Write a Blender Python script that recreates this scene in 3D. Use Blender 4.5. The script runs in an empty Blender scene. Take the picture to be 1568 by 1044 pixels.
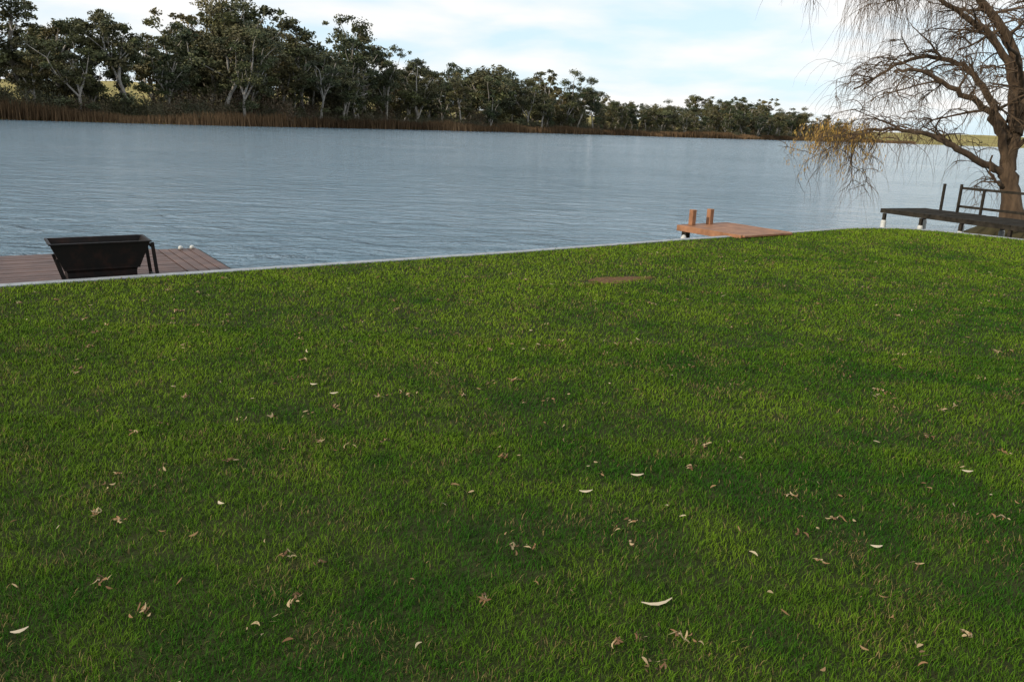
import bpy, math, random
import numpy as np
from mathutils import Vector, Matrix
random.seed(7); rng=np.random.default_rng(7)
scene=bpy.context.scene
WATER_Z=-0.8

# ---------------------------------------------------------------- helpers
def link(o,parent=None):
    scene.collection.objects.link(o)
    if parent: o.parent=parent
    return o
def empty(name,loc=(0,0,0)):
    e=bpy.data.objects.new(name,None); e.location=loc; e.empty_display_size=.3
    return link(e)
def mesh_np(name,V,F,mat=None,parent=None,col=None,smooth=False,link_it=True,mats=None,midx=None):
    """F: list of arrays (n,k)"""
    me=bpy.data.meshes.new(name)
    V=np.asarray(V,dtype=np.float32)
    F=[np.asarray(f,dtype=np.int32) for f in F if len(f)]
    nl=sum(f.size for f in F); npz=sum(len(f) for f in F)
    me.vertices.add(len(V)); me.loops.add(nl); me.polygons.add(npz)
    me.vertices.foreach_set('co',V.ravel())
    me.loops.foreach_set('vertex_index',np.concatenate([f.ravel() for f in F]))
    tot=np.concatenate([np.full(len(f),f.shape[1],np.int32) for f in F])
    st=np.concatenate([[0],np.cumsum(tot)[:-1]]).astype(np.int32)
    me.polygons.foreach_set('loop_start',st)
    me.polygons.foreach_set('loop_total',tot)
    if midx is not None: me.polygons.foreach_set('material_index',np.asarray(midx,np.int32))
    if smooth: me.polygons.foreach_set('use_smooth',np.ones(npz,bool))
    me.update(calc_edges=True)
    if col is not None:
        a=me.color_attributes.new('Col','FLOAT_COLOR','POINT')
        c=np.ones((len(V),4),np.float32); c[:,:3]=col
        a.data.foreach_set('color',c.ravel())
    for m in (mats or ([mat] if mat else [])): me.materials.append(m)
    o=bpy.data.objects.new(name,me)
    if link_it: link(o,parent)
    return o
def box(V,F,c,s,ax=None):
    """append oriented box. c centre, s full sizes, ax 3 axes"""
    ax=ax or (Vector((1,0,0)),Vector((0,1,0)),Vector((0,0,1)))
    b=len(V); c=Vector(c)
    for k in (-1,1):
        for j in (-1,1):
            for i in (-1,1):
                V.append(tuple(c+ax[0]*(i*s[0]/2)+ax[1]*(j*s[1]/2)+ax[2]*(k*s[2]/2)))
    for f in ((0,2,3,1),(4,5,7,6),(0,1,5,4),(2,6,7,3),(0,4,6,2),(1,3,7,5)):
        F.append([b+q for q in f])
def beam(V,F,a,b,w,h,up=Vector((0,0,1))):
    a=Vector(a);b=Vector(b);d=(b-a);L=d.length;d.normalize()
    if abs(d.dot(up))>.95: up=Vector((0,1,0))
    s=d.cross(up).normalized();u=s.cross(d).normalized()
    box(V,F,(a+b)/2,(L,w,h),(d,s,u))
def py_mesh(name,V,F,mat,parent=None,bevel=0,smooth=False):
    me=bpy.data.meshes.new(name); me.from_pydata(V,[],F); me.update()
    me.materials.append(mat)
    o=bpy.data.objects.new(name,me); link(o,parent)
    if smooth:
        for p in me.polygons:p.use_smooth=True
    if bevel:
        m=o.modifiers.new('bev','BEVEL'); m.width=bevel; m.segments=2; m.limit_method='ANGLE'
    return o
def tube(V,F,pts,rad,n=6,cap=False):
    b0=len(V); prev=None
    N=len(pts)
    for i,p in enumerate(pts):
        p=Vector(p)
        d=(Vector(pts[min(i+1,N-1)])-Vector(pts[max(i-1,0)])).normalized()
        if prev is None:
            ref=Vector((0,0,1)) if abs(d.z)<.9 else Vector((1,0,0))
            s=d.cross(ref).normalized()
        else:
            s=(prev-d*prev.dot(d)).normalized()
        prev=s; t=d.cross(s)
        for k in range(n):
            a=2*math.pi*k/n
            V.append(tuple(p+(s*math.cos(a)+t*math.sin(a))*rad[i]))
    for i in range(N-1):
        for k in range(n):
            k2=(k+1)%n
            F.append([b0+i*n+k,b0+i*n+k2,b0+(i+1)*n+k2,b0+(i+1)*n+k])
    if cap:
        F.append([b0+k for k in range(n)][::-1]); F.append([b0+(N-1)*n+k for k in range(n)])
_g={}
def vnoise(x,y,s,seed=0):
    if seed not in _g: _g[seed]=np.random.default_rng(seed+100).random((256,256))
    g=_g[seed]; x=np.asarray(x,float)/s+1000; y=np.asarray(y,float)/s+1000
    xi=np.floor(x).astype(int); yi=np.floor(y).astype(int); fx=x-xi; fy=y-yi
    fx=fx*fx*(3-2*fx); fy=fy*fy*(3-2*fy)
    a=g[xi%256,yi%256];b=g[(xi+1)%256,yi%256];c=g[xi%256,(yi+1)%256];d=g[(xi+1)%256,(yi+1)%256]
    return (a*(1-fx)+b*fx)*(1-fy)+(c*(1-fx)+d*fx)*fy

# ---------------------------------------------------------------- materials
def newmat(name):
    m=bpy.data.materials.new(name); m.use_nodes=True
    nt=m.node_tree; b=nt.nodes['Principled BSDF']
    return m,nt,b
def noise_mat(name,c1,c2,scale=5,rough=.8,bump=.2,detail=6,stretch=(1,1,1),c3=None,metal=0,spec=.3,bdist=.02,coord='Object'):
    m,nt,b=newmat(name); N=nt.nodes; L=nt.links
    tc=N.new('ShaderNodeTexCoord'); mp=N.new('ShaderNodeMapping'); mp.inputs['Scale'].default_value=stretch
    L.new(tc.outputs[coord],mp.inputs['Vector'])
    n=N.new('ShaderNodeTexNoise'); n.inputs['Scale'].default_value=scale; n.inputs['Detail'].default_value=detail; n.inputs['Roughness'].default_value=.65
    L.new(mp.outputs[0],n.inputs['Vector'])
    r=N.new('ShaderNodeValToRGB'); e=r.color_ramp.elements
    e[0].position=.3; e[0].color=(*c1,1); e[1].position=.7; e[1].color=(*c2,1)
    if c3: x=e.new(.5); x.color=(*c3,1)
    L.new(n.outputs['Fac'],r.inputs[0]); L.new(r.outputs[0],b.inputs['Base Color'])
    b.inputs['Roughness'].default_value=rough; b.inputs['Metallic'].default_value=metal
    b.inputs['Specular IOR Level'].default_value=spec
    if bump:
        bp=N.new('ShaderNodeBump'); bp.inputs['Strength'].default_value=bump; bp.inputs['Distance'].default_value=bdist
        L.new(n.outputs['Fac'],bp.inputs['Height']); L.new(bp.outputs[0],b.inputs['Normal'])
    return m
def attr_leaf_mat(name,trans=.3,rough=.5,spec=.3):
    m,nt,b=newmat(name); N=nt.nodes; L=nt.links
    a=N.new('ShaderNodeVertexColor'); a.layer_name='Col'
    L.new(a.outputs[0],b.inputs['Base Color'])
    b.inputs['Roughness'].default_value=rough; b.inputs['Specular IOR Level'].default_value=spec
    if trans:
        t=N.new('ShaderNodeBsdfTranslucent'); L.new(a.outputs[0],t.inputs['Color'])
        mx=N.new('ShaderNodeMixShader'); mx.inputs[0].default_value=trans
        L.new(b.outputs[0],mx.inputs[1]); L.new(t.outputs[0],mx.inputs[2])
        L.new(mx.outputs[0],nt.nodes['Material Output'].inputs[0])
    return m
def inst_leaf_mat(name,base):
    """vertex colour x per-instance random tint"""
    m,nt,b=newmat(name); N=nt.nodes; L=nt.links
    a=N.new('ShaderNodeVertexColor'); a.layer_name='Col'
    oi=N.new('ShaderNodeObjectInfo')
    r=N.new('ShaderNodeValToRGB'); e=r.color_ramp.elements
    e[0].position=0; e[0].color=(*base[0],1); e[1].position=1; e[1].color=(*base[-1],1)
    for i,c in enumerate(base[1:-1]):
        x=e.new((i+1)/(len(base)-1)); x.color=(*c,1)
    L.new(oi.outputs['Random'],r.inputs[0])
    mu=N.new('ShaderNodeMix'); mu.data_type='RGBA'; mu.blend_type='MULTIPLY'; mu.inputs[0].default_value=1
    L.new(a.outputs[0],mu.inputs[6]); L.new(r.outputs[0],mu.inputs[7])
    L.new(mu.outputs[2],b.inputs['Base Color']); b.inputs['Roughness'].default_value=.6; b.inputs['Specular IOR Level'].default_value=.25
    return m

M_soil=noise_mat('lawn_soil',(.018,.03,.008),(.05,.05,.02),scale=6,bump=.5,rough=1,spec=.05)
M_grass=attr_leaf_mat('grass_blade',trans=0,rough=.7,spec=.06)
M_conc=noise_mat('concrete',(.2,.21,.22),(.38,.39,.4),scale=8,bump=.2,rough=.85)
M_wall=noise_mat('wall_concrete',(.1,.1,.09),(.22,.21,.19),scale=4,bump=.3)
M_deck=noise_mat('deck_timber',(.05,.026,.02),(.15,.08,.058),scale=3,rough=.55,bump=.3,stretch=(1,1,1),bdist=.004)
M_dock=noise_mat('dock_timber',(.17,.075,.035),(.36,.17,.085),scale=6,rough=.6,bump=.2,bdist=.004)
M_dark=noise_mat('weathered_dark_timber',(.012,.011,.009),(.045,.037,.028),scale=6,rough=.95,bump=.4,bdist=.005,spec=.08)
M_rust=noise_mat('sooty_rusted_steel',(.006,.005,.005),(.03,.013,.009),scale=7,rough=.6,bump=.3,bdist=.003,metal=.3,c3=(.01,.007,.006))
M_white=noise_mat('white_plastic',(.4,.39,.35),(.62,.61,.57),scale=8,rough=.5,bump=.05)
M_barkp=noise_mat('pale_gum_bark',(.13,.11,.09),(.46,.42,.37),scale=.8,rough=.9,bump=.3,bdist=.05,stretch=(1,1,.4))
M_barkw=noise_mat('willow_bark',(.035,.022,.014),(.13,.085,.05),scale=6,rough=.95,bump=.9,bdist=.05,stretch=(1,1,.3))
M_twig=noise_mat('willow_twig',(.045,.03,.018),(.12,.075,.04),scale=3,rough=.8,bump=0)
M_field=noise_mat('far_field',(.2,.16,.06),(.4,.3,.12),scale=.02,rough=1,bump=0,c3=(.26,.22,.08),spec=.05)
M_bank=noise_mat('riverbank_earth',(.03,.025,.012),(.08,.065,.03),scale=2,rough=1,bump=.5,spec=.05)
M_patch=noise_mat('bare_soil',(.07,.045,.025),(.2,.11,.055),scale=30,rough=1,bump=.6,spec=.05)
M_euc=inst_leaf_mat('gum_foliage',[(.05,.058,.024),(.095,.092,.04),(.055,.068,.03),(.12,.105,.045),(.07,.078,.038),(.045,.058,.026)])
M_shrub=inst_leaf_mat('shrub_foliage',[(.11,.075,.045),(.055,.06,.028),(.13,.095,.055),(.05,.055,.026),(.09,.06,.036),(.06,.062,.032)])
M_reed=attr_leaf_mat('reeds',trans=0,rough=.8,spec=.1)
M_leaf=attr_leaf_mat('dry_leaf',trans=0,rough=.7,spec=.2)

# water
M_water,nt,b=newmat('river_water'); N=nt.nodes; L=nt.links
b.inputs['Base Color'].default_value=(.14,.215,.27,1); b.inputs['Roughness'].default_value=.1; b.inputs['IOR'].default_value=1.45
geo=N.new('ShaderNodeNewGeometry')
def wn(scale,stretch,rot,detail,dist,rough=.55):
    mp=N.new('ShaderNodeMapping'); mp.inputs['Scale'].default_value=stretch; mp.inputs['Rotation'].default_value=(0,0,rot)
    L.new(geo.outputs['Position'],mp.inputs['Vector'])
    n=N.new('ShaderNodeTexNoise'); n.inputs['Scale'].default_value=scale; n.inputs['Detail'].default_value=detail; n.inputs['Roughness'].default_value=rough; n.inputs['Distortion'].default_value=dist
    L.new(mp.outputs[0],n.inputs['Vector']); return n
n0=wn(.05,(1,1.6,1),.5,4,.3)
n1=wn(.75,(1,2.0,1),.3,5,.6,.62); n2=wn(3.6,(1,1.7,1),-.1,3,.4)
# gusts: ripple height varies over the river
gm=N.new('ShaderNodeMapRange'); gm.inputs[1].default_value=.35; gm.inputs[2].default_value=.65; gm.inputs[3].default_value=.5; gm.inputs[4].default_value=1.3
L.new(n0.outputs['Fac'],gm.inputs[0])
b1=N.new('ShaderNodeBump'); b1.inputs['Distance'].default_value=.36
b2=N.new('ShaderNodeBump'); b2.inputs['Strength'].default_value=1; b2.inputs['Distance'].default_value=.045
L.new(gm.outputs[0],b1.inputs['Strength'])
L.new(n1.outputs['Fac'],b1.inputs['Height']); L.new(n2.outputs['Fac'],b2.inputs['Height'])
L.new(b1.outputs[0],b2.inputs['Normal']); L.new(b2.outputs[0],b.inputs['Normal'])

# ---------------------------------------------------------------- camera
p=math.radians(15.06); r=math.radians(2.25)
cam=bpy.data.cameras.new('camera'); cam.lens=36*1220/1568; cam.sensor_width=36; cam.clip_start=.05; cam.clip_end=20000
co=bpy.data.objects.new('camera',cam); link(co)
X=Vector((1,0,0)); U=Vector((0,math.sin(p),math.cos(p))); Fw=Vector((0,math.cos(p),-math.sin(p)))
R_=X*math.cos(r)+U*math.sin(r); U_=-X*math.sin(r)+U*math.cos(r)
co.matrix_world=Matrix((( R_.x,U_.x,-Fw.x,0),(R_.y,U_.y,-Fw.y,0),(R_.z,U_.z,-Fw.z,1.6),(0,0,0,1)))
scene.camera=co

# ---------------------------------------------------------------- light + sky
SUN_EL=math.radians(22); sx,sy=-.8,-.6
h=math.hypot(sx,sy); sd=Vector((sx/h*math.cos(SUN_EL),sy/h*math.cos(SUN_EL),math.sin(SUN_EL)))
sl=bpy.data.lights.new('sun','SUN'); sl.energy=3.6; sl.angle=math.radians(.6); sl.color=(1,.9,.74)
so=bpy.data.objects.new('sun',sl); link(so); so.rotation_euler=(-sd).to_track_quat('-Z','Y').to_euler(); so.location=(-20,-20,30)
w=bpy.data.worlds.new('World'); scene.world=w; w.use_nodes=True; nt=w.node_tree; N=nt.nodes; L=nt.links
bg=N['Background']; bg.inputs['Strength'].default_value=.15
sky=N.new('ShaderNodeTexSky'); sky.sky_type='NISHITA'; sky.sun_disc=False; sky.sun_elevation=SUN_EL; sky.sun_rotation=math.atan2(sx,sy)
sky.air_density=1.0; sky.dust_density=1.0; sky.ozone_density=1.5
tc=N.new('ShaderNodeTexCoord'); sep=N.new('ShaderNodeSeparateXYZ'); L.new(tc.outputs['Generated'],sep.inputs[0])
def mth(op,a,b_=None):
    m=N.new('ShaderNodeMath'); m.operation=op
    for i,v in enumerate((a,b_)):
        if v is None: continue
        if isinstance(v,(int,float)): m.inputs[i].default_value=v
        else: L.new(v,m.inputs[i])
    return m.outputs[0]
zz=mth('ADD',mth('MAXIMUM',sep.outputs['Z'],0.0),.16)
cx=mth('DIVIDE',sep.outputs['X'],zz); cy=mth('DIVIDE',sep.outputs['Y'],zz)
cmb=N.new('ShaderNodeCombineXYZ'); L.new(cx,cmb.inputs[0]); L.new(cy,cmb.inputs[1])
cn=N.new('ShaderNodeTexNoise'); cn.inputs['Scale'].default_value=1.1; cn.inputs['Detail'].default_value=9; cn.inputs['Roughness'].default_value=.5; cn.inputs['Distortion'].default_value=.15
L.new(cmb.outputs[0],cn.inputs['Vector'])
cr=N.new('ShaderNodeValToRGB'); cr.color_ramp.elements[0].position=.40; cr.color_ramp.elements[0].color=(0,0,0,1); cr.color_ramp.elements[1].position=.6; cr.color_ramp.elements[1].color=(.9,.9,.9,1)
L.new(cn.outputs['Fac'],cr.inputs[0])
# thin high haze brightens the blue between the clouds
hz=N.new('ShaderNodeMix'); hz.data_type='RGBA'; hz.inputs[0].default_value=.75; L.new(sky.outputs[0],hz.inputs[6]); hz.inputs[7].default_value=(5.1,6.5,7.6,1)
mx=N.new('ShaderNodeMix'); mx.data_type='RGBA'; L.new(cr.outputs[0],mx.inputs[0]); L.new(hz.outputs[2],mx.inputs[6]); mx.inputs[7].default_value=(7.1,6.9,6.7,1)
L.new(mx.outputs[2],bg.inputs['Color'])
scene.view_settings.view_transform='Standard'; scene.view_settings.look='None'; scene.view_settings.exposure=0

# ---------------------------------------------------------------- near bank
edge=[(-40,-17.05),(-16,-.62),(-4.7,7.12),(-4.04,7.58),(-3.02,8.28),(-2.13,8.89),(-.04,10.34),(2.63,12.34),(4.58,13.71),(6.2,14.88),(6.75,15.12),(7.3,15.2),(7.9,15.05),(8.5,14.6),(9.2,13.9),(10.2,13.2),(11.2,13.0),(14,13.2),(40,14)]
ex=np.array([e[0] for e in edge]); ey=np.array([e[1] for e in edge])
V=[];F=[]
for (x,y) in edge: V.append((x,y,0))
for (x,y) in edge: V.append((x,min(y-2,-17.1) if x>-39 else -19.05,0))
n=len(edge)
for i in range(n-1): F.append([i,i+n,i+n+1,i+1])
# back land reaching away from the river
b0=len(V); V+= [(-40,-400,0),(400,-400,0)]
F.append([n+i for i in range(n)][::1]+[b0+1,b0])
py_mesh('lawn_ground',V,F,M_soil)
# kerb & wall
def offset(pts,d):
    out=[]
    for i in range(len(pts)):
        a=Vector(pts[max(i-1,0)]);b_=Vector(pts[min(i+1,len(pts)-1)])
        t=(b_-a).normalized(); nrm=Vector((-t.y,t.x)); out.append(tuple(Vector(pts[i])+nrm*d))
    return out
kin=offset(edge,-.01); kout=offset(edge,.12)
V=[];F=[]
for i in range(n):
    a=kin[i];c=kout[i]
    V+=[(a[0],a[1],-.3),(a[0],a[1],.012),(c[0],c[1],.012),(c[0],c[1],-.16)]
for i in range(n-1):
    for k in range(3):
        q=i*4+k; F.append([q,q+1,q+5,q+4])
py_mesh('concrete_kerb',V,F,M_conc)
ko=offset(edge,.10); V=[];F=[]
for i in range(n): V+=[(ko[i][0],ko[i][1],-.1),(ko[i][0],ko[i][1],-2.2)]
for i in range(n-1): F.append([2*i,2*i+1,2*i+3,2*i+2])
py_mesh('retaining_wall',V,F,M_wall)

# right riverbank mound under the willow
xs=np.linspace(9.5,60,70); ys=np.linspace(13.0,60,60)
def shore(x): return np.interp(x,[9.5,10.6,11.3,12,13.5,16,60],[13.0,14.6,18.4,20.6,21.8,22.6,34])
XX,YY=np.meshgrid(xs,ys,indexing='ij'); d=shore(XX)-YY
ZZ=-.25+np.clip(d*.35,-2.2,.12)+(vnoise(XX,YY,.8,3)-.5)*.12
V=np.stack([XX,YY,ZZ],-1).reshape(-1,3); idx=np.arange(V.shape[0]).reshape(XX.shape)
F=np.stack([idx[:-1,:-1],idx[1:,:-1],idx[1:,1:],idx[:-1,1:]],-1).reshape(-1,4)
mesh_np('riverbank',V,[F],M_bank,smooth=True)

# water
me_=py_mesh('river_water',[(-6000,-3000,WATER_Z),(9000,-3000,WATER_Z),(9000,12000,WATER_Z),(-6000,12000,WATER_Z)],[[0,1,2,3]],M_water)

# ---------------------------------------------------------------- grass
def edge_y(x): return np.interp(x,ex,ey)
def scatter(n_try,dmin,dmax):
    d=np.sqrt(rng.random(n_try)*(dmax**2-dmin**2)+dmin**2)
    x=(rng.random(n_try)*2-1)*(.78*d+1.0)
    k=d<edge_y(x)-.005
    return x[k],d[k]
pts=[]
for (a,b_,dens) in ((.9,2.6,16000),(2.6,4,12000),(4,6,7000),(6,8.5,3800),(8.5,11.5,2400),(11.5,15.4,1600)):
    area=(b_-a)*((a+b_)/2*1.56+2); pts.append(scatter(int(area*dens),a,b_))
gx=np.concatenate([q[0] for q in pts]); gy=np.concatenate([q[1] for q in pts])
pd=np.hypot((gx-1.17)/.36,(gy-8.74-(gx-1.17)*.5)/.18)+1.1*(vnoise(gx,gy,.11,31)-.5)
keep=(pd>1)|(rng.random(len(gx))<.12+.35*np.clip(pd,0,1)**2)
gx=gx[keep];gy=gy[keep];pd=pd[keep]
n=len(gx)
big=vnoise(gx,gy,.9,1)*.35+vnoise(gx,gy,.3,2)*.4+vnoise(gx,gy,.12,5)*.25
tuft=vnoise(gx,gy,.05,4)
wd=.0022*np.maximum(1,gy/2.6)**.85*(.7+.6*rng.random(n))
hg=(.013+.016*rng.random(n)+.010*tuft**2)*(.85+.3*big)
tall=rng.random(n)<.006; hg[tall]*=1.7
hg=np.where(pd<1,hg*.55,hg)
ang=rng.random(n)*2*np.pi; lean=.3+.9*rng.random(n)
la=ang+ (rng.random(n)-.5)*1.5
dx,dy=np.cos(ang),np.sin(ang); lx,ly=np.cos(la+np.pi/2),np.sin(la+np.pi/2)
P=np.zeros((n,5,3),np.float32)
for k,(t,wf,ln) in enumerate(((0,1,0),(0,-1,0),(.6,.85,.35),(.6,-.85,.35),(1,0,1))):
    P[:,k,0]=gx+dx*wd*wf*.5+lx*hg*lean*ln*.9
    P[:,k,1]=gy+dy*wd*wf*.5+ly*hg*lean*ln*.9
    P[:,k,2]=hg*t*(1-.25*lean*t)
# near-lawn shade painted into blade colour: darker by the camera, yellower towards the wall
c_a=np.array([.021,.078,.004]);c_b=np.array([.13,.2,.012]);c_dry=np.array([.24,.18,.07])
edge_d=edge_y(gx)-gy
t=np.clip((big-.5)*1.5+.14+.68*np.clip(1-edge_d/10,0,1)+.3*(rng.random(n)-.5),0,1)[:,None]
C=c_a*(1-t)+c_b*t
C*=(.7+.6*rng.random(n))[:,None]
dry=((rng.random(n)<(.03+.34*np.clip(vnoise(gx,gy,.2,6)*1.8-1.0,0,1)))|((pd<1.1)&(rng.random(n)<.6)))[:,None]
C=np.where(dry,c_dry*(.4+.6*rng.random(n))[:,None],C)
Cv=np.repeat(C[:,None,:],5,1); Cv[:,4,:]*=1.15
base=np.arange(n)[:,None]*5
Fq=base+np.array([[0,1,3,2]]); Ft=base+np.array([[2,3,4]])
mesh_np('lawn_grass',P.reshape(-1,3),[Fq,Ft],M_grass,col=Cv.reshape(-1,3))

# ---------------------------------------------------------------- fallen leaves
LV=[];LC=[];LF=[]
def leaf(x,y,z,L_,W_,a,curl,tilt,c):
    b0=len(LV); m=5
    ca,sa=math.cos(a),math.sin(a)
    for i in range(m):
        t=i/(m-1); s=(t-.5)*L_; wv=W_*math.sin(math.pi*min(max(t,.06),.94))**.8*.5
        bend=curl*L_*((t-.5)**2-.12)
        for q in (-1,1):
            lx_=s; ly_=q*wv+bend
            LV.append((x+lx_*ca-ly_*sa,y+lx_*sa+ly_*ca,z+tilt*(t-.5)*L_+q*wv*.5+curl*.3*L_*((t-.5)**2)))
            LC.append(c)
    for i in range(m-1): LF.append([b0+2*i,b0+2*i+1,b0+2*i+3,b0+2*i+2])
def lc():
    return random.choice([(.25,.15,.075),(.3,.22,.12),(.18,.1,.045),(.22,.13,.06),(.4,.32,.2),(.13,.065,.03)])
for (x,y,L_,a) in ((.54,2.44,.11,.15),(-1.21,4.65,.05,-.3),(-1.05,4.5,.05,.1),(.36,3.3,.06,0),(.62,3.5,.06,-.1),(-1.2,3.05,.045,-.7),(-1.5,2.15,.05,.5),(1.5,2.9,.045,-.2),(2.3,3.7,.05,-.4)):
    leaf(x,y,.026,L_,.011,a,.6,.1,(.45,.37,.26))
for i in range(1500):
    d=1.9+12.5*random.random()**.9; x=(random.random()*2-1)*(.7*d+.6)
    if d>np.interp(x,ex,ey)-.1 or float(vnoise(x,d,1.1,41))<random.random()*.9: continue
    s_=.85+.06*d
    leaf(x,d,.015+.012*random.random(),(.012+.026*random.random())*s_,.004+.006*random.random(),random.random()*6.3,random.uniform(-1,1),random.uniform(-.4,.4),lc())
for i in range(260):
    d=1.9+9.5*random.random()**1.0; x=(random.random()*2-1)*(.7*d+.4)
    if d>np.interp(x,ex,ey)-.2: continue
    s=random.uniform(.01,.026)
    for k in range(random.randint(4,12)):
        leaf(x+random.gauss(0,s),d+random.gauss(0,s),.016+.012*random.random(),.012+.022*random.random(),.004+.006*random.random(),random.random()*6.3,random.uniform(-1.5,1.5),random.uniform(-.7,.7),random.choice([(.22,.12,.055),(.14,.07,.035),(.36,.26,.14)]))
mesh_np('fallen_leaves',LV,[np.array(LF)],M_leaf,col=np.array(LC))
# bare soil patch
V=[(1.17,8.74,.006)];F=[]
for k in range(40):
    a=k/40*2*math.pi; rr=1.05+.18*math.sin(3*a+1)+.1*math.sin(7*a)+random.uniform(-.1,.1); px=.36*rr*math.cos(a)
    V.append((1.17+px,8.74+.18*rr*math.sin(a)+.5*px,.003))
for k in range(40): F.append([0,1+k,1+(k+1)%40])
py_mesh('bare_soil_patch',V,F,M_patch)

# ---------------------------------------------------------------- left deck
e_=Vector((.825,.565,0)); v_=Vector((-.565,.825,0)); Z=Vector((0,0,1)); O=Vector((-3.15,8.8,0))
deck=empty('timber_deck',(0,0,0))
V=[];F=[]
z=-.075
k=0; v0=-.33
while v0<1.75:   # long boards parallel to the wall
    box(V,F,O-e_*(.47+3.6)+v_*(v0+.06)+Z*(z-.013+random.uniform(-.002,.002)),(7.2,.108,.026),(e_,v_,Z)); v0+=.12
py_mesh('boards_long',V,F,M_deck,deck,bevel=.003)
V=[];F=[]; u0=0
for i in range(4):
    box(V,F,O-e_*(u0+.056)+v_*(.72)+Z*(z-.013),(.104,2.1,.026),(e_,v_,Z)); u0+=.116
py_mesh('boards_cross',V,F,M_deck,deck,bevel=.003)
V=[];F=[]
box(V,F,O-e_*3.8+v_*1.8+Z*(z-.1),(7.6,.04,.15),(e_,v_,Z))
box(V,F,O+e_*.022+v_*.73+Z*(z-.1),(.04,2.18,.15),(e_,v_,Z))
for u0 in (.1,1.6,3.2,4.8,6.4): box(V,F,O-e_*u0+v_*1.7+Z*(z-.75),(.1,.1,1.2),(e_,v_,Z))
py_mesh('frame_and_piles',V,F,M_dark,deck)
V=[];F=[]
for q in (.06,.2):
    c=O-e_*q+v_*1.7
    tube(V,F,[tuple(c+Z*t) for t in (z,z+.02,z+.035,z+.045)],[.025,.03,.025,.008],10,True)
py_mesh('mooring_caps',V,F,M_white,deck,smooth=True)

# ---------------------------------------------------------------- fire pit
fp=empty('steel_fire_pit',(-4.22,8.0,-.075))
fp.rotation_euler=(0,0,math.atan2(.565,.825))
V=[];F=[]
def ring(hx,hy,z): 
    b0=len(V); V.extend([(-hx,-hy,z),(hx,-hy,z),(hx,hy,z),(-hx,hy,z)]); return b0
rs=[ring(.315,.15,.0),ring(.315,.15,.135),ring(.345,.18,.14),ring(.345,.18,.155),ring(.445,.225,.40),ring(.46,.24,.40),ring(.46,.24,.415),ring(.435,.215,.415),ring(.33,.165,.16),ring(.30,.13,.05)]
for a,c in zip(rs[:-1],rs[1:]):
    for k in range(4): F.append([a+k,a+(k+1)%4,c+(k+1)%4,c+k])
F.append([rs[0]+3,rs[0]+2,rs[0]+1,rs[0]]); F.append([rs[-1]+k for k in range(4)])
py_mesh('hopper',V,F,M_rust,fp,bevel=.003)
V=[];F=[]
for q in (-1,1):
    beam(V,F,(.468,q*.2,.39),(.5,q*.2,0),.035,.012)
    beam(V,F,(-.40,q*.17,.26),(-.33,q*.17,0),.03,.012)
beam(V,F,(.476,-.2,.34),(.476,.2,.34),.012,.03)
beam(V,F,(.5,-.22,.012),(.5,.22,.012),.03,.02)
py_mesh('legs',V,F,M_rust,fp,bevel=.002)
V=[];F=[]
for i in range(26):
    a=Vector((random.uniform(-.25,.25),random.uniform(-.08,.08),random.uniform(.1,.2))); d=Vector((random.uniform(-1,1),random.uniform(-.5,.5),random.uniform(-.1,.2))).normalized()*.1
    tube(V,F,[tuple(a-d),tuple(a+d)],[.015,.012],6,True)
py_mesh('charred_wood',V,F,M_dark,fp)

# ---------------------------------------------------------------- centre dock
dk=empty('timber_dock'); FL=Vector((2.85,13.95,0)); z=.05
V=[];F=[]
t=0
while t<1.35:
    box(V,F,FL+e_*.6-v_*(t+.06)+Z*(z-.015),(1.2,.108,.03),(e_,v_,Z)); t+=.119
py_mesh('boards',V,F,M_dock,dk,bevel=.003)
V=[];F=[]
box(V,F,FL-e_*.022-v_*.68+Z*(z-.045),(.04,1.4,.1),(e_,v_,Z))
box(V,F,FL+e_*1.222-v_*.68+Z*(z-.045),(.04,1.4,.1),(e_,v_,Z))
box(V,F,FL+e_*.6+v_*.022+Z*(z-.045),(1.28,.04,.1),(e_,v_,Z))
py_mesh('fascia',V,F,M_dock,dk,bevel=.003)
V=[];F=[]
for q in (.22,.66): box(V,F,FL+e_*q-v_*.06+Z*(z+.135),(.09,.09,.27),(e_,v_,Z))
py_mesh('bollards',V,F,M_dock,dk,bevel=.006)
V=[];F=[]
for q,s in ((.05,.1),(1.15,.1),(.05,.9),(1.15,.9)): box(V,F,FL+e_*q-v_*s+Z*(-.85),(.1,.1,1.6),(e_,v_,Z))
py_mesh('piles',V,F,M_dark,dk)
V=[];F=[]
c=Vector((2.78,13.25,-.08)); tube(V,F,[tuple(c+Z*t) for t in (-.1,-.07,0,.04,.05)],[.02,.045,.05,.03,.01],12,True)
py_mesh('mooring_buoy',V,F,M_white,None,smooth=True)

# ---------------------------------------------------------------- right jetty
jt=empty('dark_jetty'); D=Vector((.416,-.909,0)); Wd=Vector((.909,.416,0)); A=Vector((7.8,17.35,0)); z=.2
V=[];F=[]
t=0
while t<6.2:
    box(V,F,A+D*(t+.06)+Wd*.68+Z*(z-.015+random.uniform(-.003,.003)),(.11,1.36,.03),(D,Wd,Z)); t+=.122
py_mesh('boards',V,F,M_dark,jt,bevel=.003)
V=[];F=[]
for s in (.03,1.33): box(V,F,A+D*3.1+Wd*s+Z*(z-.06),(6.2,.05,.06),(D,Wd,Z))
box(V,F,A+D*.03+Wd*.68+Z*(z-.06),(.05,1.36,.06),(D,Wd,Z))
for t in (.08,1.0,1.9,2.9,3.9):
    for s in (.06,1.3): box(V,F,A+D*t+Wd*s+Z*(z-.35),(.06,.06,.5),(D,Wd,Z))
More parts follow.
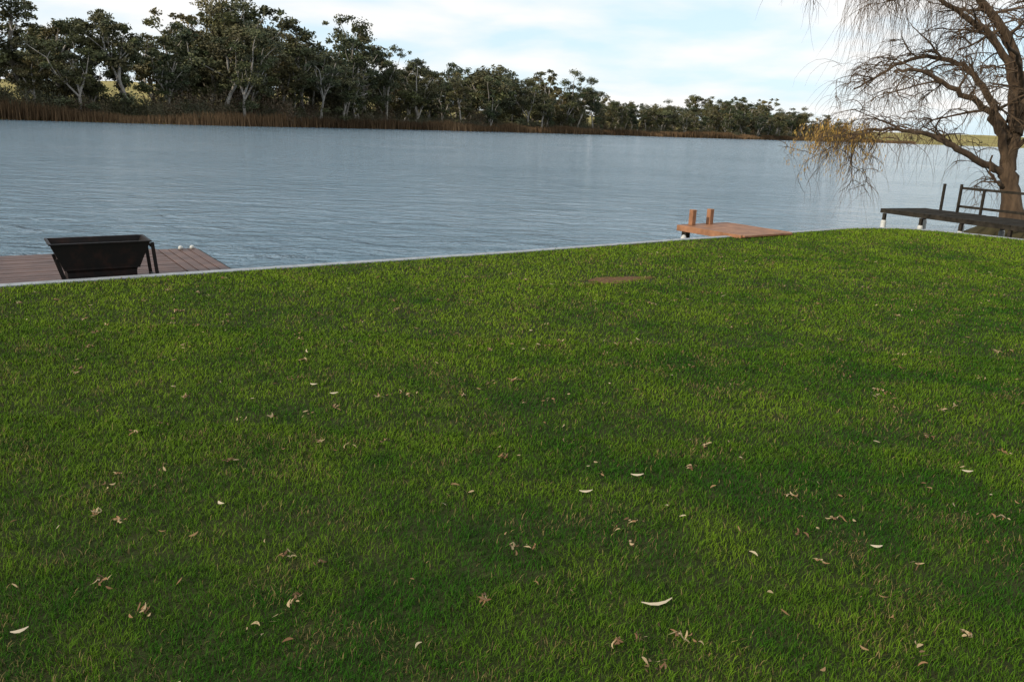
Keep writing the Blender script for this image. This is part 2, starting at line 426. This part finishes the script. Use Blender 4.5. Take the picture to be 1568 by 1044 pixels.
# rail on the far side
for t,hh in ((.42,.56),(.82,.58),(1.35,.52),(2.7,.52),(4.1,.52)):
    box(V,F,A+D*t+Wd*1.32+Z*(z+hh/2),(.045,.045,hh),(D,Wd,Z))
for hh in (.5,.12): 
    a=A+D*.8+Wd*1.365+Z*(z+hh); beam(V,F,a,a+D*4.2,.035,.05)
py_mesh('frame_and_rail',V,F,M_dark,jt,bevel=.004)
V=[];F=[]
for t in (.08,1.0,1.9,2.9,3.9):
    for s in (.06,1.3):
        c=A+D*t+Wd*s; tube(V,F,[tuple(c+Z*q) for q in (-1.9,-.07,-.04)],[.055,.055,.04],12,True)
py_mesh('white_pile_sleeves',V,F,M_white,jt,smooth=False)

# ---------------------------------------------------------------- willow
wl=empty('weeping_willow',(12.05,20,0))
TV=[];TF=[];SV=[];SF=[];YV=[];YF=[];YC=[]
def wp(s,hh,d):
    return Vector((s-.196*hh + (12.05+s)*d/20*.6, d, .57+hh+.036*s+(hh-1)*d/20))
def spline(pts,n):
    out=[];m=len(pts)
    for i in range(m-1):
        p0,p1,p2,p3=[pts[min(max(i+k,0),m-1)] for k in (-1,0,1,2)]
        for j in range(n):
            t=j/n; out.append(.5*((2*p1)+(p2-p0)*t+(2*p0-5*p1+4*p2-p3)*t*t+(3*p1-p0-3*p2+p3)*t**3))
    out.append(pts[-1]); return out
def hang(p0,d0,L_,r0,yellow=0):
    pts=[p0]; d=d0.normalized(); n_=7; st=L_/n_
    for i in range(n_):
        d=(d+Vector((random.gauss(0,.16),random.gauss(0,.16),-.34))).normalized()
        pts.append(pts[-1]+d*st)
    tube(SV,SF,pts,[r0*(1-.75*i/n_) for i in range(n_+1)],3)
    for i in range(1,n_+1):
        if random.random()<yellow:
            for k in range(3):
                c=pts[i]+Vector((random.gauss(0,.04),random.gauss(0,.04),random.gauss(0,.06)))
                a=Vector((random.gauss(0,.6),random.gauss(0,.6),-2)).normalized()*.045; b_=Vector((random.gauss(0,1),random.gauss(0,1),0)).normalized()*.010
                q=len(YV); YV.extend([tuple(c-a),tuple(c+b_),tuple(c+a),tuple(c-b_)]); YF.append([q,q+1,q+2,q+3]); cc=random.choice([(.42,.24,.05),(.33,.19,.045),(.48,.32,.08)]); YC.extend([cc]*4)
def grow(p0,d0,L_,r0,lvl,yellow=0):
    n_=7; pts=[p0]; d=d0.normalized(); st=L_/n_
    curve=Vector((random.gauss(0,.12),random.gauss(0,.12),-.06 if lvl==1 else -.15))
    for i in range(n_):
        d=(d+curve+Vector((random.gauss(0,.15),random.gauss(0,.15),random.gauss(0,.12)))).normalized()
        pts.append(pts[-1]+d*st)
    rad=[r0*(1-.8*i/n_)+.003 for i in range(n_+1)]
    if lvl<2: tube(TV,TF,pts,rad,5)
    else: tube(SV,SF,pts,rad,4)
    if lvl<3:
        cnt={1:5,2:3}[lvl]
        for j in range(cnt):
            i=random.randint(1,n_); dd=(pts[i]-pts[i-1]).normalized()
            side=Vector((random.gauss(0,1),random.gauss(0,1),random.gauss(.35,.6))).normalized()
            grow(pts[i],dd*.7+side*.8,L_*random.uniform(.4,.7),max(r0*.4,.005),lvl+1,yellow)
    for j in range({1:2,2:2,3:1}[lvl]):
        i=random.randint(2,n_); dd=(pts[i]-pts[i-1]).normalized()
        hang(pts[i],dd+Vector((random.gauss(0,.5),random.gauss(0,.5),.2)),random.uniform(.3,1.2),.0045,yellow)
limbs=[ # (s,h,d) in metres, r0,r1, yellow, n children
 ([(.12,-.95,0),(.02,-.1,0),(-.02,.65,0),(.18,1.5,.1),(.22,2.5,.1),(-.05,3.5,0),(-.7,4.3,-.2),(-1.2,5.4,-.3)],.27,.06,0,9),
 ([(-.02,.6,0),(-.3,1.4,-.2),(-.75,1.95,-.5),(-1.4,2.3,-.7),(-2.2,2.75,-.9),(-2.9,2.7,-1)],.12,.03,0,11),
 ([(-.1,.35,0),(-.6,.62,-.1),(-1.3,.95,-.4),(-1.9,1.25,-.4),(-2.6,1.4,-.5),(-3.3,1.4,-.6),(-3.9,1.2,-.6)],.11,.02,.0,14),
 ([(.0,1.2,0),(-.45,2.2,.3),(-1.0,2.85,.5),(-1.8,3.05,.8),(-2.7,2.75,1.1),(-3.5,2.3,1.2)],.11,.02,.0,12),
 ([(.22,2.2,0),(-.3,3.3,-.1),(-1.1,4.0,-.3),(-2.0,4.4,-.4),(-2.9,4.3,-.4)],.11,.02,0,10),
 ([(.15,1.3,0),(.9,2.4,.1),(1.6,3.3,.2),(2.6,4.0,.2),(3.6,4.1,0)],.17,.03,0,7),
 ([(.2,1.8,.1),(.7,3.1,.3),(.6,4.6,.4),(.4,5.8,.5),(0,6.8,.5)],.17,.04,0,7),
 ([(.1,1.4,0),(.1,2.2,-.8),(-.2,3.0,-1.8),(-.7,3.4,-2.8)],.10,.02,0,5),
 ([(.1,1.6,.2),(.3,2.6,1.2),(.1,3.5,2.4),(-.5,4.1,3.4)],.11,.02,0,6),
 ([(-1.0,4.9,-.3),(-1.8,5.4,-.4),(-2.7,5.5,-.5),(-3.3,5.2,-.5)],.06,.02,0,8),
 ([(-.05,.1,0),(-.28,.15,-.15),(-.45,.35,-.3),(-.5,.8,-.35)],.06,.02,0,2),
]
for pts,r0,r1,yel,nc in limbs:
    c=spline([wp(*q) for q in pts],5); m=len(c)
    for i in range(1,m): c[i]=c[i]+Vector((random.gauss(0,.025),random.gauss(0,.025),random.gauss(0,.025)))
    rad=[r0+(r1-r0)*(i/(m-1))**.7 for i in range(m)]
    if r0>.25: rad[0]*=1.8; rad[1]*=1.5; rad[2]*=1.25; rad[3]*=1.1
    tube(TV,TF,c,rad,10)
    for j in range(nc):
        i=int(m*(.3+.7*random.random()))-1; dd=(c[i]-c[i-1]).normalized()
        side=Vector((random.gauss(-.15,1),random.gauss(0,1),random.gauss(.35,.6))).normalized()
        grow(c[i],dd*.6+side*.9,random.uniform(.7,1.5),max(rad[i]*.45,.014),1,yel)
# long bare strands hanging from the overhead branches, and yellow tips low on the left
for i in range(330):
    p0=wp(random.uniform(-3.6,-.6),random.uniform(4.2,5.6),random.uniform(-1.5,1.0)); hang(p0,Vector((random.gauss(0,.3),0,-.5)),random.uniform(.8,2.6),.0048)
for i in range(120):
    p0=wp(random.uniform(-4.2,-2.0),random.uniform(1.2,3.0),random.uniform(-1.2,.8)); hang(p0,Vector((random.gauss(0,.5),0,.2)),random.uniform(.5,1.6),.0042)
for i in range(230):
    p0=wp(random.uniform(-4.9,-3.2),random.uniform(1.25,1.7),random.uniform(-1.2,.6)); hang(p0,Vector((random.gauss(0,.5),0,-.2)),random.uniform(.4,1.1),.0045,.6 if random.random()<.65 else 0)
py_mesh('trunk_and_limbs',TV,TF,M_barkw,wl,smooth=True)
py_mesh('hanging_twigs',SV,SF,M_twig,wl)
mesh_np('last_leaves',YV,[np.array(YF)],attr_leaf_mat('willow_leaf',.2),wl,col=np.array(YC))

# ---------------------------------------------------------------- far bank
bank=[(-420,-160),(-300,-20),(-190,70),(-130,112),(-97,149),(-67,190),(-54,230),(-23,300),(32,390),(118,490),(251,700),(478,1000),(800,1180),(1500,1300),(4000,1500)]
bs=spline([Vector((x,y,0)) for x,y in bank],12); bs=[(q.x,q.y) for q in bs]
bx=np.array([q[0] for q in bs]); by=np.array([q[1] for q in bs])
off=np.array([-3,0,3,12,40,90,160,260,420,700,1200,2500,5000])
hts=np.array([-1.6,-.9,-.2,.6,1.5,4,9,15,21,24,26,30,30.])
od=np.array([-.5,.87]); 
hf=np.interp(bx,[-500,-100,0,250,480,800,4000],[1,1,1,.8,.7,.75,.7])
XX=bx[:,None]+od[0]*off[None,:]; YY=by[:,None]+od[1]*off[None,:]
nz=(vnoise(XX,YY,180,11)-.5)*14+(vnoise(XX,YY,60,12)-.5)*4
ZZ=np.where(hts[None,:]>2,hts[None,:]*hf[:,None]+nz*hf[:,None]*np.clip(off/300,0,1)[None,:],hts[None,:])
Vv=np.stack([XX,YY,ZZ],-1).reshape(-1,3); idx=np.arange(len(Vv)).reshape(XX.shape)
Fq=np.stack([idx[:-1,:-1],idx[1:,:-1],idx[1:,1:],idx[:-1,1:]],-1).reshape(-1,4)
mesh_np('far_hills_terrain',Vv,[Fq],M_field,smooth=True)

def gum(seed,H=21,leafs=290):
    rd=random.Random(seed); rg=np.random.default_rng(seed)
    TVv=[];TFf=[]; tips=[]
    slim=rd.uniform(.45,1.15); puff=rd.uniform(.85,1.35)
    def br(p0,d,L_,r0,lv):
        n_=6; pts=[p0]; dd=d.normalized()
        for i in range(n_):
            dd=(dd+Vector((rd.gauss(0,.13),rd.gauss(0,.13),.06))).normalized(); pts.append(pts[-1]+dd*L_/n_)
        r1=r0*.5; tube(TVv,TFf,pts,[r0+(r1-r0)*i/n_ for i in range(n_+1)],6 if lv<2 else 4)
        if lv==0:
            k=rd.randint(3,5); a0=rd.random()*6.3
            for j in range(k):
                a=a0+j*6.28/k+rd.gauss(0,.3); sp=rd.uniform(.2,.8)*slim
                br(pts[-1 if j<2 else rd.choice([3,4,5])],Vector((math.cos(a)*sp,math.sin(a)*sp,1)),H*rd.uniform(.22,.45),r0*.55,1)
            for j in range(rd.randint(2,6)):   # low epicormic foliage
                a=rd.random()*6.3; tips.append((pts[rd.choice([2,3,4,5])]+Vector((math.cos(a),math.sin(a),0))*rd.uniform(1,3.5),rd.uniform(.6,1)))
        elif lv==1:
            tips.append((pts[3],.9))
            for j in range(rd.randint(3,5)):
                a=rd.random()*6.3; sp=rd.uniform(.4,1.3)*slim; br(pts[rd.choice([1,2,3,4,6])],dd*.4+Vector((math.cos(a)*sp,math.sin(a)*sp,rd.uniform(-.2,1))),H*rd.uniform(.1,.24),r0*.45,2)
        else:
            tips.append((pts[-1],.9)); tips.append((pts[3]+Vector((rd.gauss(0,1),rd.gauss(0,1),rd.gauss(-.3,1))),.7))
            tips.append((pts[-1]+Vector((rd.gauss(0,1.1),rd.gauss(0,1.1),rd.gauss(.1,.9))),.55))
    fork=rd.uniform(.12,.38)
    br(Vector((0,0,-.5)),Vector((rd.gauss(0,.12),rd.gauss(0,.12),1)),H*fork,.4,0)
    Vs=[];Cs=[]
    for (c,k) in tips:
        rr=rd.uniform(.6,1.55)*puff*k*H/21; m=int(leafs*k*rr/1.35)
        q=rg.normal(size=(m,3)); q/=np.linalg.norm(q,axis=1)[:,None]; q*=(rg.random(m)**.6)[:,None]*np.array([rr*1.3,rr*1.3,rr*.75])
        q*= (1+.35*np.sin(q[:,[1,2,0]]*2.3+seed))
        cc=q+np.array(c)
        a=rg.normal(size=(m,3)); a/=np.linalg.norm(a,axis=1)[:,None]
        b_=rg.normal(size=(m,3)); b_=np.cross(a,b_); b_/=np.linalg.norm(b_,axis=1)[:,None]
        sz=(.13+.19*rg.random(m))[:,None]
        quad=np.stack([cc-a*sz,cc+b_*sz*.5,cc+a*sz,cc-b_*sz*.5],1); Vs.append(quad.reshape(-1,3))
        tone=rd.uniform(.65,1.35)*(.7+.6*rg.random(m)); col=np.stack([tone*rd.uniform(.9,1.15),tone,tone*rd.uniform(.8,1.15)],1)
        Cs.append(np.repeat(col,4,0))
    Vl=np.concatenate(Vs);Cl=np.concatenate(Cs); nt_=len(TVv)
    Fl=(np.arange(len(Vl)).reshape(-1,4)+nt_)
    allV=np.concatenate([np.array(TVv),Vl]); allC=np.concatenate([np.ones((nt_,3)),Cl])
    allV*=H/allV[:,2].max()
    Ff=np.array(TFf)
    o=mesh_np('gum_tree_mesh',allV,[Ff,Fl],None,col=allC,link_it=False,mats=[M_barkp,M_euc],midx=np.concatenate([np.zeros(len(Ff)),np.ones(len(Fl))]))
    return o.data
def bush(seed,H=4,m=1800,sz0=.15):
    rg=np.random.default_rng(seed)
    q=rg.normal(size=(m,3)); q/=np.linalg.norm(q,axis=1)[:,None]
    q*=(rg.random(m)**.35)[:,None]; q[:,2]=np.abs(q[:,2])
    lob=1+.3*np.sin(q[:,0]*5+seed)*np.cos(q[:,1]*4+seed*2)+.2*np.sin(q[:,0]*11+seed)
    cc=q*np.array([H*.75,H*.75,H])*lob[:,None]
    a=rg.normal(size=(m,3))+np.array([0,0,1.2]); a/=np.linalg.norm(a,axis=1)[:,None]
    b_=np.cross(a,rg.normal(size=(m,3))); b_/=np.linalg.norm(b_,axis=1)[:,None]
    sz=(sz0*(.8+.9*rg.random(m)))[:,None]
    Vl=np.stack([cc-a*sz,cc+b_*sz*.35,cc+a*sz,cc-b_*sz*.35],1).reshape(-1,3)
    tone=.6+.7*rg.random(m); C=np.repeat(np.stack([tone]*3,1),4,0)
    return mesh_np('shrub_mesh',Vl,[np.arange(len(Vl)).reshape(-1,4)],M_shrub,col=C,link_it=False).data
gums=[gum(100+i) for i in range(18)]
bushes=[bush(300+i) for i in range(6)]
trees=empty('distant_gum_trees'); shr=empty('riverside_shrubs')
# arc-length
seg=np.hypot(np.diff(bx),np.diff(by)); S=np.concatenate([[0],np.cumsum(seg)])
def at(s,o):
    return np.interp(s,S,bx)+od[0]*o, np.interp(s,S,by)+od[1]*o
def put(me,name,parent,x,y,z,sc,sz=1):
    o=bpy.data.objects.new(name,me); o.location=(x,y,z); o.rotation_euler=(0,0,random.random()*6.3); o.scale=(sc*random.uniform(.85,1.2),sc*random.uniform(.85,1.2),sc*sz); link(o,parent)
s=S[np.argmin(np.hypot(bx+300,by+20))]; send=S[np.argmin(np.hypot(bx-330,by-810))]
cnt=0
while s<send:
    x0,y0=at(s,0)
    stand=float(vnoise(s,0,34,51))   # natural stands: taller and shorter groups along the bank
    for row,(o0,pr) in enumerate(((9,.6),(17,.75),(28,.75),(42,.7),(60,.6))):
        if random.random()<pr:
            x,y=at(s+random.uniform(-6,6),o0+random.uniform(-6,7))
            hs=random.uniform(.5,1.12) if row<3 else random.uniform(.8,1.15)
            hs*=.82+.42*stand
            if random.random()<.1: hs*=1.18
            hs*=float(np.interp(x0,[-90,-60,-20,60,200],[1.13,1.05,.98,.95,.97]))
            put(random.choice(gums),'gum_tree_%d'%cnt,trees,x,y,.3+max(0,(o0-40)*.08),hs,random.uniform(.85,1.1)); cnt+=1
    s+=random.uniform(4,12)+max(0,y0-150)*.006
s=S[np.argmin(np.hypot(bx+300,by+20))]; send2=S[np.argmin(np.hypot(bx-400,by-900))]
cnt=0
while s<send2:
    x0,y0=at(s,0)
    near=y0<220
    x,y=at(s,random.uniform(4,9)); put(random.choice(bushes),'shrub_%d'%cnt,shr,x,y,-.1,random.uniform(.5,1.0) if not near else random.uniform(.7,1.6)); cnt+=1
    x,y=at(s+random.uniform(0,3),random.uniform(12,50)); put(random.choice(bushes),'shrub_%d'%cnt,shr,x,y,.3,random.uniform(.8,2.1),random.uniform(.8,1.25)); cnt+=1
    s+=3.2+max(0,y0-150)*.004
# sparse far trees on the low plain at the right
for i in range(70):
    sq=random.uniform(send2-150,S[np.argmin(np.hypot(bx-800,by-1180))]+300); x,y=at(sq,random.uniform(10,300)**1)
    put(random.choice(gums),'gum_tree_far_%d'%i,trees,x,y,1,random.uniform(.3,.5),.8)

# reeds
nr=90000
s0=S[np.argmin(np.hypot(bx+300,by+20))]; s1=S[np.argmin(np.hypot(bx-478,by-1000))]
ss=s0+(s1-s0)*rng.random(nr)**1.1; oo=rng.normal(1.8,1.8,nr)
rx=np.interp(ss,S,bx)+od[0]*oo; ry=np.interp(ss,S,by)+od[1]*oo
patch=vnoise(rx,ry,14,20)*.6+vnoise(rx,ry,5,22)*.4; hh=(1.2+3.2*patch)*(.7+.5*rng.random(nr)); ww=.10+.0006*np.hypot(rx,ry)*(.6+.8*rng.random(nr))
aa=rng.random(nr)*np.pi; ddx,ddy=np.cos(aa)*ww/2,np.sin(aa)*ww/2; lx_=rng.normal(0,.25,nr); ly_=rng.normal(0,.25,nr)
Pv=np.zeros((nr,3,3),np.float32); zb=WATER_Z-.1
Pv[:,0]=np.stack([rx-ddx,ry-ddy,np.full(nr,zb)],1);Pv[:,1]=np.stack([rx+ddx,ry+ddy,np.full(nr,zb)],1);Pv[:,2]=np.stack([rx+lx_,ry+ly_,zb+hh],1)
cc=np.array([.15,.092,.048])[None]*(.5+.9*rng.random(nr))[:,None]*(.4+1.0*vnoise(rx,ry,25,21))[:,None]
mesh_np('reed_bed',Pv.reshape(-1,3),[np.arange(nr*3).reshape(-1,3)],M_reed,col=np.repeat(cc,3,0))
